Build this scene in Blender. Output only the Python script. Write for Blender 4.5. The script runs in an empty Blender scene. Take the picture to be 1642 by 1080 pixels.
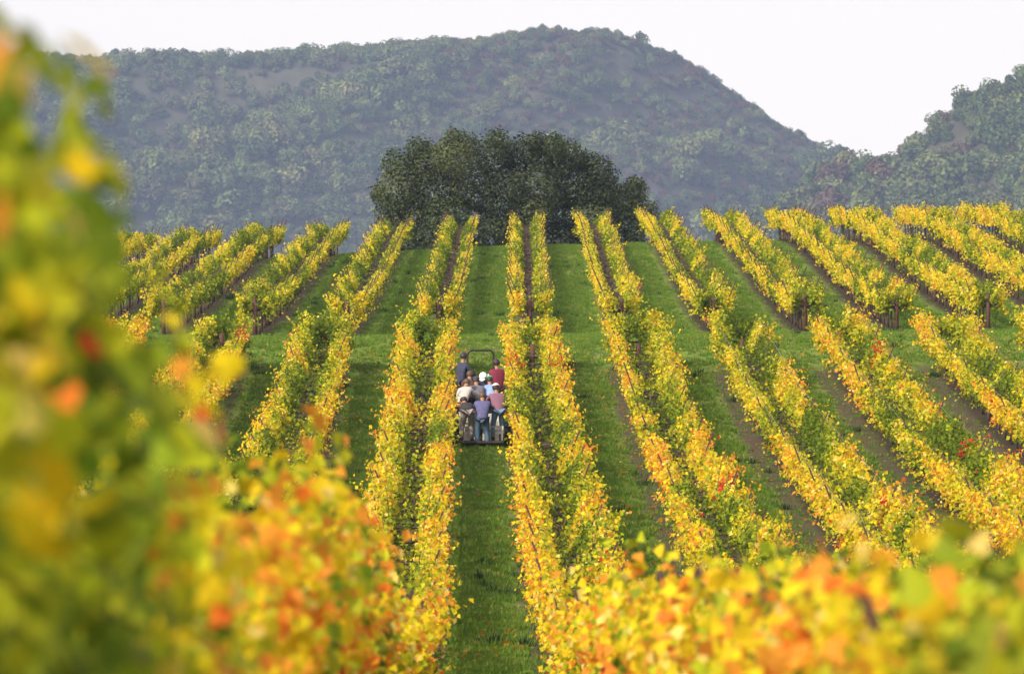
import bpy, bmesh, math, random
import numpy as np
from mathutils import Vector, Matrix

random.seed(7)
RNG = np.random.default_rng(7)
SC = bpy.context.scene
COL = SC.collection
R = math.radians

# ------------------------------------------------------------------ camera, sky, sun, exposure
cam_d = bpy.data.cameras.new('camera')
cam = bpy.data.objects.new('camera', cam_d)
COL.objects.link(cam)
cam.location = (0, 0, 0)
cam.rotation_euler = (R(90 - 1.507), 0, 0)
cam_d.sensor_width = 36
cam_d.lens = 200
cam_d.clip_start = 0.2
cam_d.clip_end = 9000
cam_d.dof.use_dof = True
cam_d.dof.focus_distance = 168
cam_d.dof.aperture_fstop = 5.4
SC.camera = cam

SUN_TO = Vector((-0.55, -0.56, 0.61)).normalized()      # towards the sun
SUN_EL = math.asin(SUN_TO.z)
world = bpy.data.worlds.new('World')
SC.world = world
world.use_nodes = True
wn, wl = world.node_tree.nodes, world.node_tree.links
wn.clear()
sky = wn.new('ShaderNodeTexSky')
sky.sky_type = 'NISHITA'
sky.sun_disc = False
sky.sun_elevation = SUN_EL
sky.sun_rotation = math.atan2(SUN_TO.x, SUN_TO.y)
sky.dust_density = 8.0
sky.air_density = 1.0
hs = wn.new('ShaderNodeHueSaturation')
hs.inputs['Saturation'].default_value = 0.5
bg = wn.new('ShaderNodeBackground')
bg.inputs['Strength'].default_value = 0.15
wo = wn.new('ShaderNodeOutputWorld')
wl.new(sky.outputs[0], hs.inputs['Color'])
# thin white cloud veil, thickest towards the horizon all the way round
wtc = wn.new('ShaderNodeTexCoord'); wsp = wn.new('ShaderNodeSeparateXYZ'); wl.new(wtc.outputs['Generated'], wsp.inputs[0])
wmr = wn.new('ShaderNodeMapRange'); wmr.interpolation_type = 'SMOOTHSTEP'
for i_, v_ in enumerate((0.0, 0.75, 0.96, 0.35)): wmr.inputs[i_ + 1].default_value = v_
wl.new(wsp.outputs[2], wmr.inputs[0])
wcl = wn.new('ShaderNodeTexNoise'); wcl.inputs['Scale'].default_value = 1.6; wcl.inputs['Detail'].default_value = 4
wl.new(wtc.outputs['Generated'], wcl.inputs['Vector'])
wm2 = wn.new('ShaderNodeMapRange')
for i_, v_ in enumerate((.3, .7, 6.3, 6.9)): wm2.inputs[i_ + 1].default_value = v_
wl.new(wcl.outputs[0], wm2.inputs[0])
wcc = wn.new('ShaderNodeCombineColor')
for i_, v_ in enumerate((1.09, 1.0, .90)):
    wq = wn.new('ShaderNodeMath'); wq.operation = 'MULTIPLY'; wq.inputs[1].default_value = v_
    wl.new(wm2.outputs[0], wq.inputs[0]); wl.new(wq.outputs[0], wcc.inputs[i_])
wmx = wn.new('ShaderNodeMix'); wmx.data_type = 'RGBA'
wl.new(wmr.outputs[0], wmx.inputs[0]); wl.new(hs.outputs[0], wmx.inputs[6]); wl.new(wcc.outputs[0], wmx.inputs[7])
wl.new(wmx.outputs[2], bg.inputs[0])
wl.new(bg.outputs[0], wo.inputs[0])

sun_d = bpy.data.lights.new('sun', 'SUN')
sun_d.energy = 3.9
sun_d.angle = R(0.5)
sun_d.color = (1.0, 0.88, 0.70)
sun = bpy.data.objects.new('sun', sun_d)
COL.objects.link(sun)
sun.rotation_euler = (-SUN_TO).to_track_quat('-Z', 'Y').to_euler()
sun.location = (-40, -20, 60)

SC.view_settings.view_transform = 'Standard'
SC.view_settings.look = 'None'
SC.view_settings.gamma = 1
SC.view_settings.exposure = 0.34
SC.view_settings.use_curve_mapping = False
SC.render.engine = 'CYCLES'
SC.cycles.max_bounces = 6
SC.cycles.diffuse_bounces = 3
SC.cycles.glossy_bounces = 2
SC.cycles.transmission_bounces = 4
SC.cycles.volume_bounces = 0
SC.cycles.use_denoising = True
SC.cycles.sample_clamp_indirect = 6

F_PX = 200 / 36 * 1642      # focal length in pixels of the photograph

# ------------------------------------------------------------------ helpers
def tag(o, label=None, cat=None, group=None, kind=None):
    if label: o['label'] = label
    if cat: o['category'] = cat
    if group: o['group'] = group
    if kind: o['kind'] = kind
    return o

def empty(name, loc=(0, 0, 0), rz=0.0):
    o = bpy.data.objects.new(name, None)
    o.empty_display_size = 0.3
    COL.objects.link(o)
    o.location = loc
    o.rotation_euler = (0, 0, rz)
    return o

def link_mesh(name, me, mat=None, parent=None, loc=None, kind=None):
    o = bpy.data.objects.new(name, me)
    if mat and not me.materials: me.materials.append(mat)
    COL.objects.link(o)
    if parent: o.parent = parent
    if loc is not None: o.location = loc
    if kind: o['kind'] = kind
    return o

def np_mesh(name, verts, faces, cols=None, smooth=False):
    """verts (n,3), faces (m,k) with constant k"""
    me = bpy.data.meshes.new(name)
    verts = np.asarray(verts, np.float32); faces = np.asarray(faces, np.int32)
    m, k = faces.shape
    me.vertices.add(len(verts)); me.vertices.foreach_set('co', verts.ravel())
    me.loops.add(m * k); me.loops.foreach_set('vertex_index', faces.ravel())
    me.polygons.add(m)
    me.polygons.foreach_set('loop_start', np.arange(0, m * k, k, dtype=np.int32))
    if smooth:
        me.polygons.foreach_set('use_smooth', np.ones(m, bool))
    if cols is not None:
        a = me.color_attributes.new('col', 'FLOAT_COLOR', 'POINT')
        c = np.ones((len(verts), 4), np.float32); c[:, :3] = cols
        a.data.foreach_set('color', c.ravel())
    me.update(calc_edges=True)
    return me

class MB:
    """collects simple solids into one mesh"""
    def __init__(s): s.v = []; s.f = []
    def add(s, v, f):
        b = len(s.v); s.v += [tuple(p) for p in v]; s.f += [tuple(i + b for i in q) for q in f]; return s
    def box(s, c, size, rot=None):
        hx, hy, hz = size[0] / 2, size[1] / 2, size[2] / 2
        P = [Vector((x, y, z)) for x in (-hx, hx) for y in (-hy, hy) for z in (-hz, hz)]
        if rot: P = [rot @ p for p in P]
        P = [p + Vector(c) for p in P]
        return s.add(P, [(0, 1, 3, 2), (4, 6, 7, 5), (0, 4, 5, 1), (2, 3, 7, 6), (0, 2, 6, 4), (1, 5, 7, 3)])
    def tube(s, pts, rad, n=6, cap=True):
        pts = [Vector(p) for p in pts]
        if not hasattr(rad, '__len__'): rad = [rad] * len(pts)
        V = []; Fc = []
        for i, p in enumerate(pts):
            t = (pts[min(i + 1, len(pts) - 1)] - pts[max(i - 1, 0)]).normalized()
            a = t.cross(Vector((0, 0, 1)))
            if a.length < 0.05: a = t.cross(Vector((1, 0, 0)))
            a.normalize(); b = t.cross(a)
            for j in range(n):
                an = 2 * math.pi * j / n
                V.append(p + (a * math.cos(an) + b * math.sin(an)) * rad[i])
        for i in range(len(pts) - 1):
            for j in range(n):
                Fc.append((i * n + j, i * n + (j + 1) % n, (i + 1) * n + (j + 1) % n, (i + 1) * n + j))
        if cap:
            Fc.append(tuple(range(n))[::-1]); Fc.append(tuple((len(pts) - 1) * n + j for j in range(n)))
        return s.add(V, Fc)
    def mesh(s, name, smooth=False):
        me = bpy.data.meshes.new(name); me.from_pydata(s.v, [], s.f); me.update()
        if smooth: me.polygons.foreach_set('use_smooth', [True] * len(me.polygons))
        return me
    def build(s, name, mat, parent=None, loc=None, smooth=False, bevel=0.0, kind=None):
        me = s.mesh(name, smooth)
        if bevel:
            bm = bmesh.new(); bm.from_mesh(me)
            bmesh.ops.bevel(bm, geom=bm.edges[:], offset=bevel, segments=2, affect='EDGES')
            bm.to_mesh(me); bm.free()
        return link_mesh(name, me, mat, parent, loc, kind)

def _h(ix, iy, seed):
    n = (ix.astype(np.int64) * 374761393 + iy.astype(np.int64) * 668265263 + seed * 1442695041) & 0x7fffffff
    n = ((n ^ (n >> 13)) * 1274126177) & 0x7fffffff
    n = n ^ (n >> 16)
    return (n & 0xffff) / 65535.0
def noise2(x, y, seed=0):
    x = np.asarray(x, float); y = np.asarray(y, float)
    x, y = np.broadcast_arrays(x, y)
    ix = np.floor(x); iy = np.floor(y); fx = x - ix; fy = y - iy
    fx = fx * fx * (3 - 2 * fx); fy = fy * fy * (3 - 2 * fy)
    a = _h(ix, iy, seed); b = _h(ix + 1, iy, seed); c = _h(ix, iy + 1, seed); d = _h(ix + 1, iy + 1, seed)
    return (a * (1 - fx) + b * fx) * (1 - fy) + (c * (1 - fx) + d * fx) * fy
def sstep(a, b, x):
    t = np.clip((np.asarray(x, float) - a) / (b - a), 0, 1); return t * t * (3 - 2 * t)
def norm(v): return v / np.maximum(np.linalg.norm(v, axis=-1, keepdims=True), 1e-9)

# ------------------------------------------------------------------ materials
def mat_new(name):
    m = bpy.data.materials.new(name); m.use_nodes = True
    m.node_tree.nodes.clear()
    return m, m.node_tree.nodes, m.node_tree.links
def simple_mat(name, col, rough=0.7, metal=0.0, noise=0.25, scale=12.0, bump=0.0):
    m, n, l = mat_new(name)
    out = n.new('ShaderNodeOutputMaterial'); p = n.new('ShaderNodeBsdfPrincipled')
    p.inputs['Roughness'].default_value = rough; p.inputs['Metallic'].default_value = metal
    tc = n.new('ShaderNodeTexCoord'); nz = n.new('ShaderNodeTexNoise')
    nz.inputs['Scale'].default_value = scale; nz.inputs['Detail'].default_value = 5
    l.new(tc.outputs['Object'], nz.inputs['Vector'])
    mp = n.new('ShaderNodeMapRange'); mp.inputs[1].default_value = 0.25; mp.inputs[2].default_value = 0.75
    mp.inputs[3].default_value = 1 - noise; mp.inputs[4].default_value = 1 + noise
    l.new(nz.outputs[0], mp.inputs[0])
    mx = n.new('ShaderNodeMix'); mx.data_type = 'RGBA'; mx.blend_type = 'MULTIPLY'
    mx.inputs[0].default_value = 1; mx.inputs[6].default_value = (*col, 1)
    l.new(mp.outputs[0], mx.inputs[7]); l.new(mx.outputs[2], p.inputs['Base Color'])
    if bump:
        b = n.new('ShaderNodeBump'); b.inputs['Strength'].default_value = bump; b.inputs['Distance'].default_value = 0.02
        l.new(nz.outputs[0], b.inputs['Height']); l.new(b.outputs[0], p.inputs['Normal'])
    l.new(p.outputs[0], out.inputs[0])
    return m
def stripe_mat(name, c1, c2, scale, axis='X'):
    m, n, l = mat_new(name)
    out = n.new('ShaderNodeOutputMaterial'); p = n.new('ShaderNodeBsdfPrincipled'); p.inputs['Roughness'].default_value = .85
    tc = n.new('ShaderNodeTexCoord'); w = n.new('ShaderNodeTexWave'); w.bands_direction = axis
    w.inputs['Scale'].default_value = scale; w.inputs['Distortion'].default_value = 0.6
    mx = n.new('ShaderNodeMix'); mx.data_type = 'RGBA'
    mx.inputs[6].default_value = (*c1, 1); mx.inputs[7].default_value = (*c2, 1)
    l.new(tc.outputs['Object'], w.inputs['Vector']); l.new(w.outputs[1], mx.inputs[0])
    l.new(mx.outputs[2], p.inputs['Base Color']); l.new(p.outputs[0], out.inputs[0])
    return m
def leaf_mat(name, src='col', transl=0.42, rough=0.5, spec=0.25, ramp=None):
    m, n, l = mat_new(name)
    out = n.new('ShaderNodeOutputMaterial')
    p = n.new('ShaderNodeBsdfPrincipled'); p.inputs['Roughness'].default_value = rough
    p.inputs['Specular IOR Level'].default_value = spec
    t = n.new('ShaderNodeBsdfTranslucent'); mx = n.new('ShaderNodeMixShader'); mx.inputs[0].default_value = transl
    if src == 'col':
        a = n.new('ShaderNodeAttribute'); a.attribute_name = 'col'; c = a.outputs['Color']
    elif src == 'object':
        oi = n.new('ShaderNodeObjectInfo'); c = oi.outputs['Color']
        g = n.new('ShaderNodeTexCoord'); nz = n.new('ShaderNodeTexNoise'); nz.inputs['Scale'].default_value = 14
        l.new(g.outputs['Object'], nz.inputs['Vector'])
        mp = n.new('ShaderNodeMapRange'); mp.inputs[1].default_value = .3; mp.inputs[2].default_value = .7
        mp.inputs[3].default_value = .75; mp.inputs[4].default_value = 1.2
        l.new(nz.outputs[0], mp.inputs[0])
        mm = n.new('ShaderNodeMix'); mm.data_type = 'RGBA'; mm.blend_type = 'MULTIPLY'; mm.inputs[0].default_value = 1
        l.new(c, mm.inputs[6]); l.new(mp.outputs[0], mm.inputs[7]); c = mm.outputs[2]
    else:
        oi = n.new('ShaderNodeObjectInfo'); cr = n.new('ShaderNodeValToRGB')
        e = cr.color_ramp.elements
        e[0].position = ramp[0][0]; e[0].color = (*ramp[0][1], 1)
        e[1].position = ramp[-1][0]; e[1].color = (*ramp[-1][1], 1)
        for pos, cc in ramp[1:-1]:
            x = e.new(pos); x.color = (*cc, 1)
        l.new(oi.outputs['Random'], cr.inputs[0]); c = cr.outputs[0]
        a = n.new('ShaderNodeAttribute'); a.attribute_name = 'col'
        mm = n.new('ShaderNodeMix'); mm.data_type = 'RGBA'; mm.blend_type = 'MULTIPLY'; mm.inputs[0].default_value = 1
        l.new(c, mm.inputs[6]); l.new(a.outputs['Color'], mm.inputs[7]); c = mm.outputs[2]
    l.new(c, p.inputs['Base Color']); l.new(c, t.inputs['Color'])
    l.new(p.outputs[0], mx.inputs[1]); l.new(t.outputs[0], mx.inputs[2]); l.new(mx.outputs[0], out.inputs[0])
    return m

M_LEAF = leaf_mat('vine_leaf', 'col', 0.45, .55, .09)
M_LEAF_OBJ = leaf_mat('vine_leaf_single', 'object', 0.45, .55, .09)
M_OAK = leaf_mat('oak_leaf', 'col', 0.15, 0.5, 0.2)
M_WOOD = simple_mat('vine_wood', (0.075, 0.05, 0.036), 0.9, noise=0.45, scale=20, bump=.4)
M_CANE = simple_mat('bare_cane', (0.060, 0.040, 0.028), 0.8, noise=0.4)
M_STAKE = simple_mat('rusty_stake', (0.085, 0.042, 0.03), 0.75, 0.2, noise=0.4, scale=30)
M_POST = simple_mat('redwood_post', (0.085, 0.034, 0.023), 0.85, noise=0.4, scale=10, bump=.4)
M_WIRE = simple_mat('wire', (0.5, 0.5, 0.48), 0.35, 0.9, noise=0.1)
M_BARK = simple_mat('oak_bark', (0.07, 0.058, 0.045), 0.95, noise=0.4, scale=6, bump=.5)

# ------------------------------------------------------------------ terrain
TD = np.array([-60, -20, 0, 7, 10, 15, 25, 40, 60, 80, 99, 110, 125, 140, 152, 166, 180, 190, 197, 203, 212, 230, 250, 270, 285, 292, 300, 320, 360, 450, 800, 1600, 3000, 5600.])
TZ = np.array([1.5, -0.5, -1.85, -2.0, -2.2, -2.65, -3.45, -4.6, -6.2, -7.7, -8.5, -8.72, -8.62, -8.3, -7.95, -7.4, -6.62, -6.0, -5.32, -5.4, -5.5, -5.2, -4.55, -3.8, -3.28, -3.17, -3.16, -3.55, -5.2, -9.5, -18, -30, -46, -60.])
def _pchip(xs, ys):
    h = np.diff(xs); d = np.diff(ys) / h
    m = np.zeros_like(ys)
    for i in range(1, len(xs) - 1):
        if d[i - 1] * d[i] > 0:
            w1 = 2 * h[i] + h[i - 1]; w2 = h[i] + 2 * h[i - 1]
            m[i] = (w1 + w2) / (w1 / d[i - 1] + w2 / d[i])
    m[0] = d[0]; m[-1] = d[-1]
    def f(x):
        x = np.clip(np.asarray(x, float), xs[0], xs[-1])
        i = np.clip(np.searchsorted(xs, x) - 1, 0, len(h) - 1)
        t = (x - xs[i]) / h[i]
        return ((1 + 2 * t) * (1 - t) ** 2 * ys[i] + t * (1 - t) ** 2 * h[i] * m[i]
                + t * t * (3 - 2 * t) * ys[i + 1] + t * t * (t - 1) * h[i] * m[i + 1])
    return f
_base = _pchip(TD, TZ)
def zg(x, y):
    x = np.asarray(x, float); y = np.asarray(y, float)
    z = _base(y)
    w = sstep(203, 285, y) * (1 - sstep(330, 420, y))
    xl = np.clip(x, -60, 60)
    z = z + w * (0.045 * np.minimum(xl, 0) + 0.018 * np.maximum(xl, 0))
    z = z + 0.012 * np.maximum(xl, 0) * sstep(140, 190, y) * (1 - sstep(203, 260, y) * .6)
    z = z - 0.09 * np.clip(x, 0, 4) * (1 - sstep(15, 50, y)) + .30 * sstep(.3, 1.2, -x) * (1 - sstep(8.5, 13, y))
    near = 1 - sstep(320, 420, y)
    z = z + near * 0.10 * (noise2(x / 2.3, y / 3.7, 5) - .5) * sstep(3, 15, np.abs(y))
    return z
def zgf(x, y): return float(zg(x, y))

PITCH = 3.4
def x_low(k, y): return -1.40 + PITCH * k - 0.0073 * y          # lower block row centre
def x_up(k, y): return -2.90 + PITCH * k + 0.0008 * y           # upper block row centre
LOW_END = 189.0
UP_A, UP_B = 211.0, 306.0

def axis(a):
    out = []
    for lo, hi, st in a: out.append(np.arange(lo, hi, st))
    return np.concatenate(out)
gx = axis([(-3300, -300, 300), (-300, -60, 20), (-60, -26, 2), (-26, 30, .5), (30, 60, 2), (60, 300, 20), (300, 3301, 300)])
gy = axis([(-60, 4, 4), (4, 40, 1), (40, 190, .8), (190, 206, .4), (206, 300, .8), (300, 360, 5), (360, 1000, 40), (1000, 5301, 200)])
GX, GY = np.meshgrid(gx, gy)
GZ = zg(GX, GY)
nx, ny = len(gx), len(gy)
idx = np.arange(nx * ny).reshape(ny, nx)
gf = np.stack([idx[:-1, :-1], idx[:-1, 1:], idx[1:, 1:], idx[1:, :-1]], -1).reshape(-1, 4)
gme = np_mesh('ground', np.stack([GX, GY, GZ], -1).reshape(-1, 3), gf, smooth=True)
at = gme.attributes.new('rowu', 'FLOAT', 'POINT')
lowu = (GX + 0.0073 * GY + 1.40) / PITCH
upu = (GX - 0.0008 * GY + 2.90) / PITCH
at.data.foreach_set('value', np.where(GY < 199, lowu, upu).astype(np.float32).ravel())
at = gme.attributes.new('vine', 'FLOAT', 'POINT')
vm = (sstep(186, 191, GY) * -1 + 1) + sstep(207, 211, GY) * (1 - sstep(304, 308, GY))
at.data.foreach_set('value', vm.astype(np.float32).ravel())
at = gme.attributes.new('crest', 'FLOAT', 'POINT')
at.data.foreach_set('value', np.exp(-((GY - 197.2) / .75) ** 2).astype(np.float32).ravel())
at = gme.attributes.new('upper', 'FLOAT', 'POINT')
at.data.foreach_set('value', sstep(192, 200, GY).astype(np.float32).ravel())

def ground_mat():
    m, n, l = mat_new('vineyard_ground')
    out = n.new('ShaderNodeOutputMaterial'); p = n.new('ShaderNodeBsdfPrincipled'); p.inputs['Roughness'].default_value = .95
    p.inputs['Specular IOR Level'].default_value = .1
    tc = n.new('ShaderNodeTexCoord')
    def nz(scale, det=4, vec=None, rough=.6):
        x = n.new('ShaderNodeTexNoise'); x.inputs['Scale'].default_value = scale; x.inputs['Detail'].default_value = det
        x.inputs['Roughness'].default_value = rough
        l.new(vec or tc.outputs['Object'], x.inputs['Vector']); return x.outputs[0]
    def attr(nm):
        a = n.new('ShaderNodeAttribute'); a.attribute_name = nm; return a.outputs['Fac']
    def mth(op, a, b=None, c=None):
        x = n.new('ShaderNodeMath'); x.operation = op
        for i, v in enumerate((a, b, c)):
            if v is None: continue
            if isinstance(v, (int, float)): x.inputs[i].default_value = v
            else: l.new(v, x.inputs[i])
        return x.outputs[0]
    def rng(v, a, b, c=0., d=1.):
        x = n.new('ShaderNodeMapRange'); x.interpolation_type = 'SMOOTHSTEP'
        l.new(v, x.inputs[0])
        for i, q in enumerate((a, b, c, d)): x.inputs[i + 1].default_value = q
        return x.outputs[0]
    def mix(f, a, b):
        x = n.new('ShaderNodeMix'); x.data_type = 'RGBA'
        if isinstance(f, float): x.inputs[0].default_value = f
        else: l.new(f, x.inputs[0])
        for i, q in ((6, a), (7, b)):
            if isinstance(q, tuple): x.inputs[i].default_value = (*q, 1)
            else: l.new(q, x.inputs[i])
        return x.outputs[2]
    u = attr('rowu')
    fr = mth('ABSOLUTE', mth('SUBTRACT', mth('FRACT', mth('ADD', u, .5)), .5))     # 0 on the row .. .5 in alley
    dist = mth('MULTIPLY', fr, PITCH)
    mp = n.new('ShaderNodeMapping'); mp.inputs['Scale'].default_value = (1, .35, 1)
    l.new(tc.outputs['Object'], mp.inputs['Vector'])
    wob = mth('MULTIPLY', mth('SUBTRACT', nz(1.6, 5), .5), .9)
    edge = mth('ADD', .98, mth('MULTIPLY', attr('upper'), -.48))
    dirt = rng(mth('SUBTRACT', mth('ADD', dist, wob), edge), -.22, .22, 1., 0.)
    dirt = mth('MULTIPLY', dirt, attr('vine'))
    patch = rng(nz(.5, 6, mp.outputs[0], .75), .56, .70)
    dirt = mth('MAXIMUM', dirt, mth('MULTIPLY', patch, .75))
    g1 = mix(rng(nz(2.4, 6), .3, .7), (0.075, 0.145, 0.014), (0.13, 0.215, 0.026))
    g2 = mix(rng(nz(.33, 3, mp.outputs[0]), .35, .68), g1, (0.165, 0.22, 0.038))
    g3 = mix(rng(nz(9, 3), .58, .75), g2, (0.125, 0.15, 0.05))
    dcol = mix(rng(nz(5, 6), .3, .7), (0.085, 0.060, 0.042), (0.125, 0.096, 0.064))
    dcol = mix(rng(nz(2.1, 6), .44, .62), dcol, (0.085, 0.11, 0.032))
    dcol = mix(rng(nz(16, 5, None, .8), .45, .62), dcol, (0.045, 0.033, 0.024))
    dcol = mix(rng(nz(11, 4, None, .7), .60, .72), dcol, (0.17, 0.145, 0.085))
    g3 = mix(rng(nz(1.1, 6, mp.outputs[0], .75), .50, .66, 0., .6), g3, (0.20, 0.21, 0.06))
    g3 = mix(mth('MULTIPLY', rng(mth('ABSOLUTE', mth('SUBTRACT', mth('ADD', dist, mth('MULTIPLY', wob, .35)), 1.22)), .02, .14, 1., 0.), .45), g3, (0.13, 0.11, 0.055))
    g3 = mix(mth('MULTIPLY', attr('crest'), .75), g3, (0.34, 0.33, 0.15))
    dcol = mix(rng(mth('ADD', dist, mth('MULTIPLY', wob, .4)), .12, .5, .85, 0.), dcol, (0.040, 0.030, 0.021))  # shade inside the trellis painted into the soil, darkest along the row centre
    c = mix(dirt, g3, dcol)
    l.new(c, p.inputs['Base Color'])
    b = n.new('ShaderNodeBump'); b.inputs['Strength'].default_value = .8; b.inputs['Distance'].default_value = .12
    l.new(mth('ADD', nz(4, 6), mth('MULTIPLY', nz(18, 4), .5)), b.inputs['Height']); l.new(b.outputs[0], p.inputs['Normal'])
    l.new(p.outputs[0], out.inputs[0])
    return m
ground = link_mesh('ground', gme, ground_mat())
tag(ground, kind='structure')

# ------------------------------------------------------------------ hills
def hill_fn(pts, dc, wid, zb, crown, seed, spur_amp, lean):
    px = np.array([p[0] for p in pts], float); py = np.array([p[1] for p in pts], float)
    s = F_PX / dc
    hx = (px - 821) / s; hz = (300 - py) / s - crown
    f = _pchip(hx, hz)
    def h(x, y):
        x = np.asarray(x, float); y = np.asarray(y, float)
        xs = x * dc / np.maximum(y, dc * .8) if False else x
        zc = f(xs)
        q = xs + lean * (dc - y)
        sp = spur_amp * ((noise2(q / 55., y / 400., seed) - .5) * 1.5 + (noise2(q / 23., y / 120., seed + 1) - .5) * .6)
        t = (y - (dc - wid) + sp * (1 - sstep(dc - 25, dc, y))) / wid
        up = np.clip(t, 0, 1)
        S = np.where(up < .9, up ** 0.92, 0); S = np.where(up >= .9, .9 ** .92 + (1 - .9 ** .92) * np.sin((up - .9) / .1 * math.pi / 2) ** 1, S)
        z = zb + (zc - zb) * S
        back = np.clip((y - dc) / (wid * 2.2), 0, 1.2)
        z = np.where(y > dc, zc - (zc - zb) * back ** 1.3, z)
        z = z + 2.2 * (noise2(x / 9., y / 9., seed + 2) - .5)
        return z
    return h
MAIN_PTS = [(-2600, 240), (-1500, 190), (-900, 140), (-400, 108), (0, 95), (80, 92), (190, 86), (260, 80), (330, 86), (400, 84), (480, 78), (560, 72), (650, 67), (720, 58), (800, 49),
            (870, 41), (910, 37), (960, 42), (1020, 56), (1070, 72), (1130, 106), (1180, 145), (1230, 180), (1290, 214), (1340, 242), (1400, 272), (1500, 310), (1800, 345), (2400, 330), (4000, 350)]
RIGHT_PTS = [(900, 430), (1100, 400), (1200, 350), (1260, 318), (1310, 286), (1350, 264), (1430, 246), (1470, 216), (1500, 190), (1560, 152), (1642, 112), (1900, 60), (2300, 30), (3000, 70), (4000, 160)]
HS = 2.2          # the hills stand this many times farther than the distances used in their outline
h_main = hill_fn(MAIN_PTS, 1700., 190., -30., 3.4, 31, 115., .75)
h_right = hill_fn(RIGHT_PTS, 1260., 140., -28., 3.2, 57, 45., -.35)
M_SCRUB = simple_mat('scrub_slope', (0.046, 0.044, 0.024), 0.95, noise=0.6, scale=0.06, bump=.3)
def hill_mesh(name, fn, xs, ys):
    X, Y = np.meshgrid(xs, ys); Z = fn(X, Y)
    ix = np.arange(X.size).reshape(X.shape)
    q = np.stack([ix[:-1, :-1], ix[:-1, 1:], ix[1:, 1:], ix[1:, :-1]], -1).reshape(-1, 4)
    o = link_mesh(name, np_mesh(name, np.stack([X, Y, Z], -1).reshape(-1, 3) * HS, q, smooth=True), M_SCRUB)
    tag(o, kind='structure'); return o
hill_mesh('hill', h_main, axis([(-640, -180, 12), (-180, 180, 4), (180, 640, 12)]), axis([(1440, 1720, 5), (1720, 2150, 20)]))
hill_mesh('hill', h_right, axis([(10, 60, 5), (60, 200, 4), (200, 520, 12)]), axis([(1080, 1270, 5), (1270, 1560, 15)]))

# ------------------------------------------------------------------ haze
def haze():
    x0, x1, y0, y1, z0, z1 = -3420, 3420, -70, 5420, -75, 175
    o = MB().box(((x0 + x1) / 2, (y0 + y1) / 2, (z0 + z1) / 2), (x1 - x0, y1 - y0, z1 - z0)).build('haze', None)
    m, n, l = mat_new('haze'); out = n.new('ShaderNodeOutputMaterial'); v = n.new('ShaderNodeVolumePrincipled')
    v.inputs['Color'].default_value = (0.48, 0.62, 0.98, 1); v.inputs['Density'].default_value = 0.000100
    v.inputs['Anisotropy'].default_value = 0.0
    l.new(v.outputs[0], out.inputs['Volume']); o.data.materials.append(m)
    tag(o, kind='stuff')
haze()

# ------------------------------------------------------------------ leaf clouds
def leaf_quads(c, n, size, spin, fold=0.22):
    """kite leaves folded on the midrib; returns verts and tris"""
    N = len(c)
    n = norm(n)
    ref = np.tile(np.array([0., 0, 1.]), (N, 1)); bad = np.abs(n[:, 2]) > .95; ref[bad] = (1, 0, 0)
    a = norm(np.cross(n, ref)); b = np.cross(n, a)
    ca, sa = np.cos(spin)[:, None], np.sin(spin)[:, None]
    u = a * ca + b * sa; v = -a * sa + b * ca
    s = size[:, None]
    V = np.stack([c - u * s * .48, c + v * s * .46 - u * s * .05 + n * s * fold, c + u * s * .52, c - v * s * .46 - u * s * .05 + n * s * fold], 1)
    base = np.arange(N)[:, None] * 4
    T = np.concatenate([base + np.array([[0, 2, 1]]), base + np.array([[0, 3, 2]])], 1).reshape(-1, 3)
    return V.reshape(-1, 3), T

LOBES = [(-.50, 0), (-.42, .30), (-.05, .50), (.12, .26), (.52, 0), (.12, -.26), (-.05, -.50), (-.42, -.30)]
def leaf_lobed(c, n, size, spin):
    N = len(c); n = norm(n)
    ref = np.tile(np.array([0., 0, 1.]), (N, 1)); bad = np.abs(n[:, 2]) > .95; ref[bad] = (1, 0, 0)
    a = norm(np.cross(n, ref)); b = np.cross(n, a)
    ca, sa = np.cos(spin)[:, None], np.sin(spin)[:, None]
    u = a * ca + b * sa; v = -a * sa + b * ca; s = size[:, None]
    pts = [c + u * s * p + v * s * q + n * s * (abs(q) * .35 - .06 * p) for p, q in LOBES]
    V = np.stack(pts, 1); k = len(LOBES)
    base = np.arange(N)[:, None] * k
    T = np.concatenate([base + np.array([[0, i + 1, i]]) for i in range(1, k - 1)], 1).reshape(-1, 3)
    return V.reshape(-1, 3), T, k

YEL = np.array((0.74, 0.56, 0.018)); YGR = np.array((0.43, 0.45, 0.02)); GRN = np.array((0.12, 0.175, 0.012)); LGR = np.array((0.25, 0.30, 0.02))
ORA = np.array((0.74, 0.29, 0.035)); RED = np.array((0.55, 0.045, 0.025)); DOR = np.array((0.70, 0.17, 0.02)); PAL = np.array((0.80, 0.62, 0.16))
PALS = np.stack([GRN, LGR, YGR, YEL, ORA, DOR, RED, PAL])

def pick_colors(w):
    """w (N,8) weights -> colours"""
    cs = np.cumsum(w, 1); cs /= cs[:, -1:]
    r = RNG.random(len(w))[:, None]
    i = (r > cs).sum(1).clip(0, 7)
    c = PALS[i] * RNG.uniform(.82, 1.12, (len(w), 1))
    c[:, 1] *= RNG.uniform(.9, 1.1, len(w))
    return np.clip(c, 0.004, .9)

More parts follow.
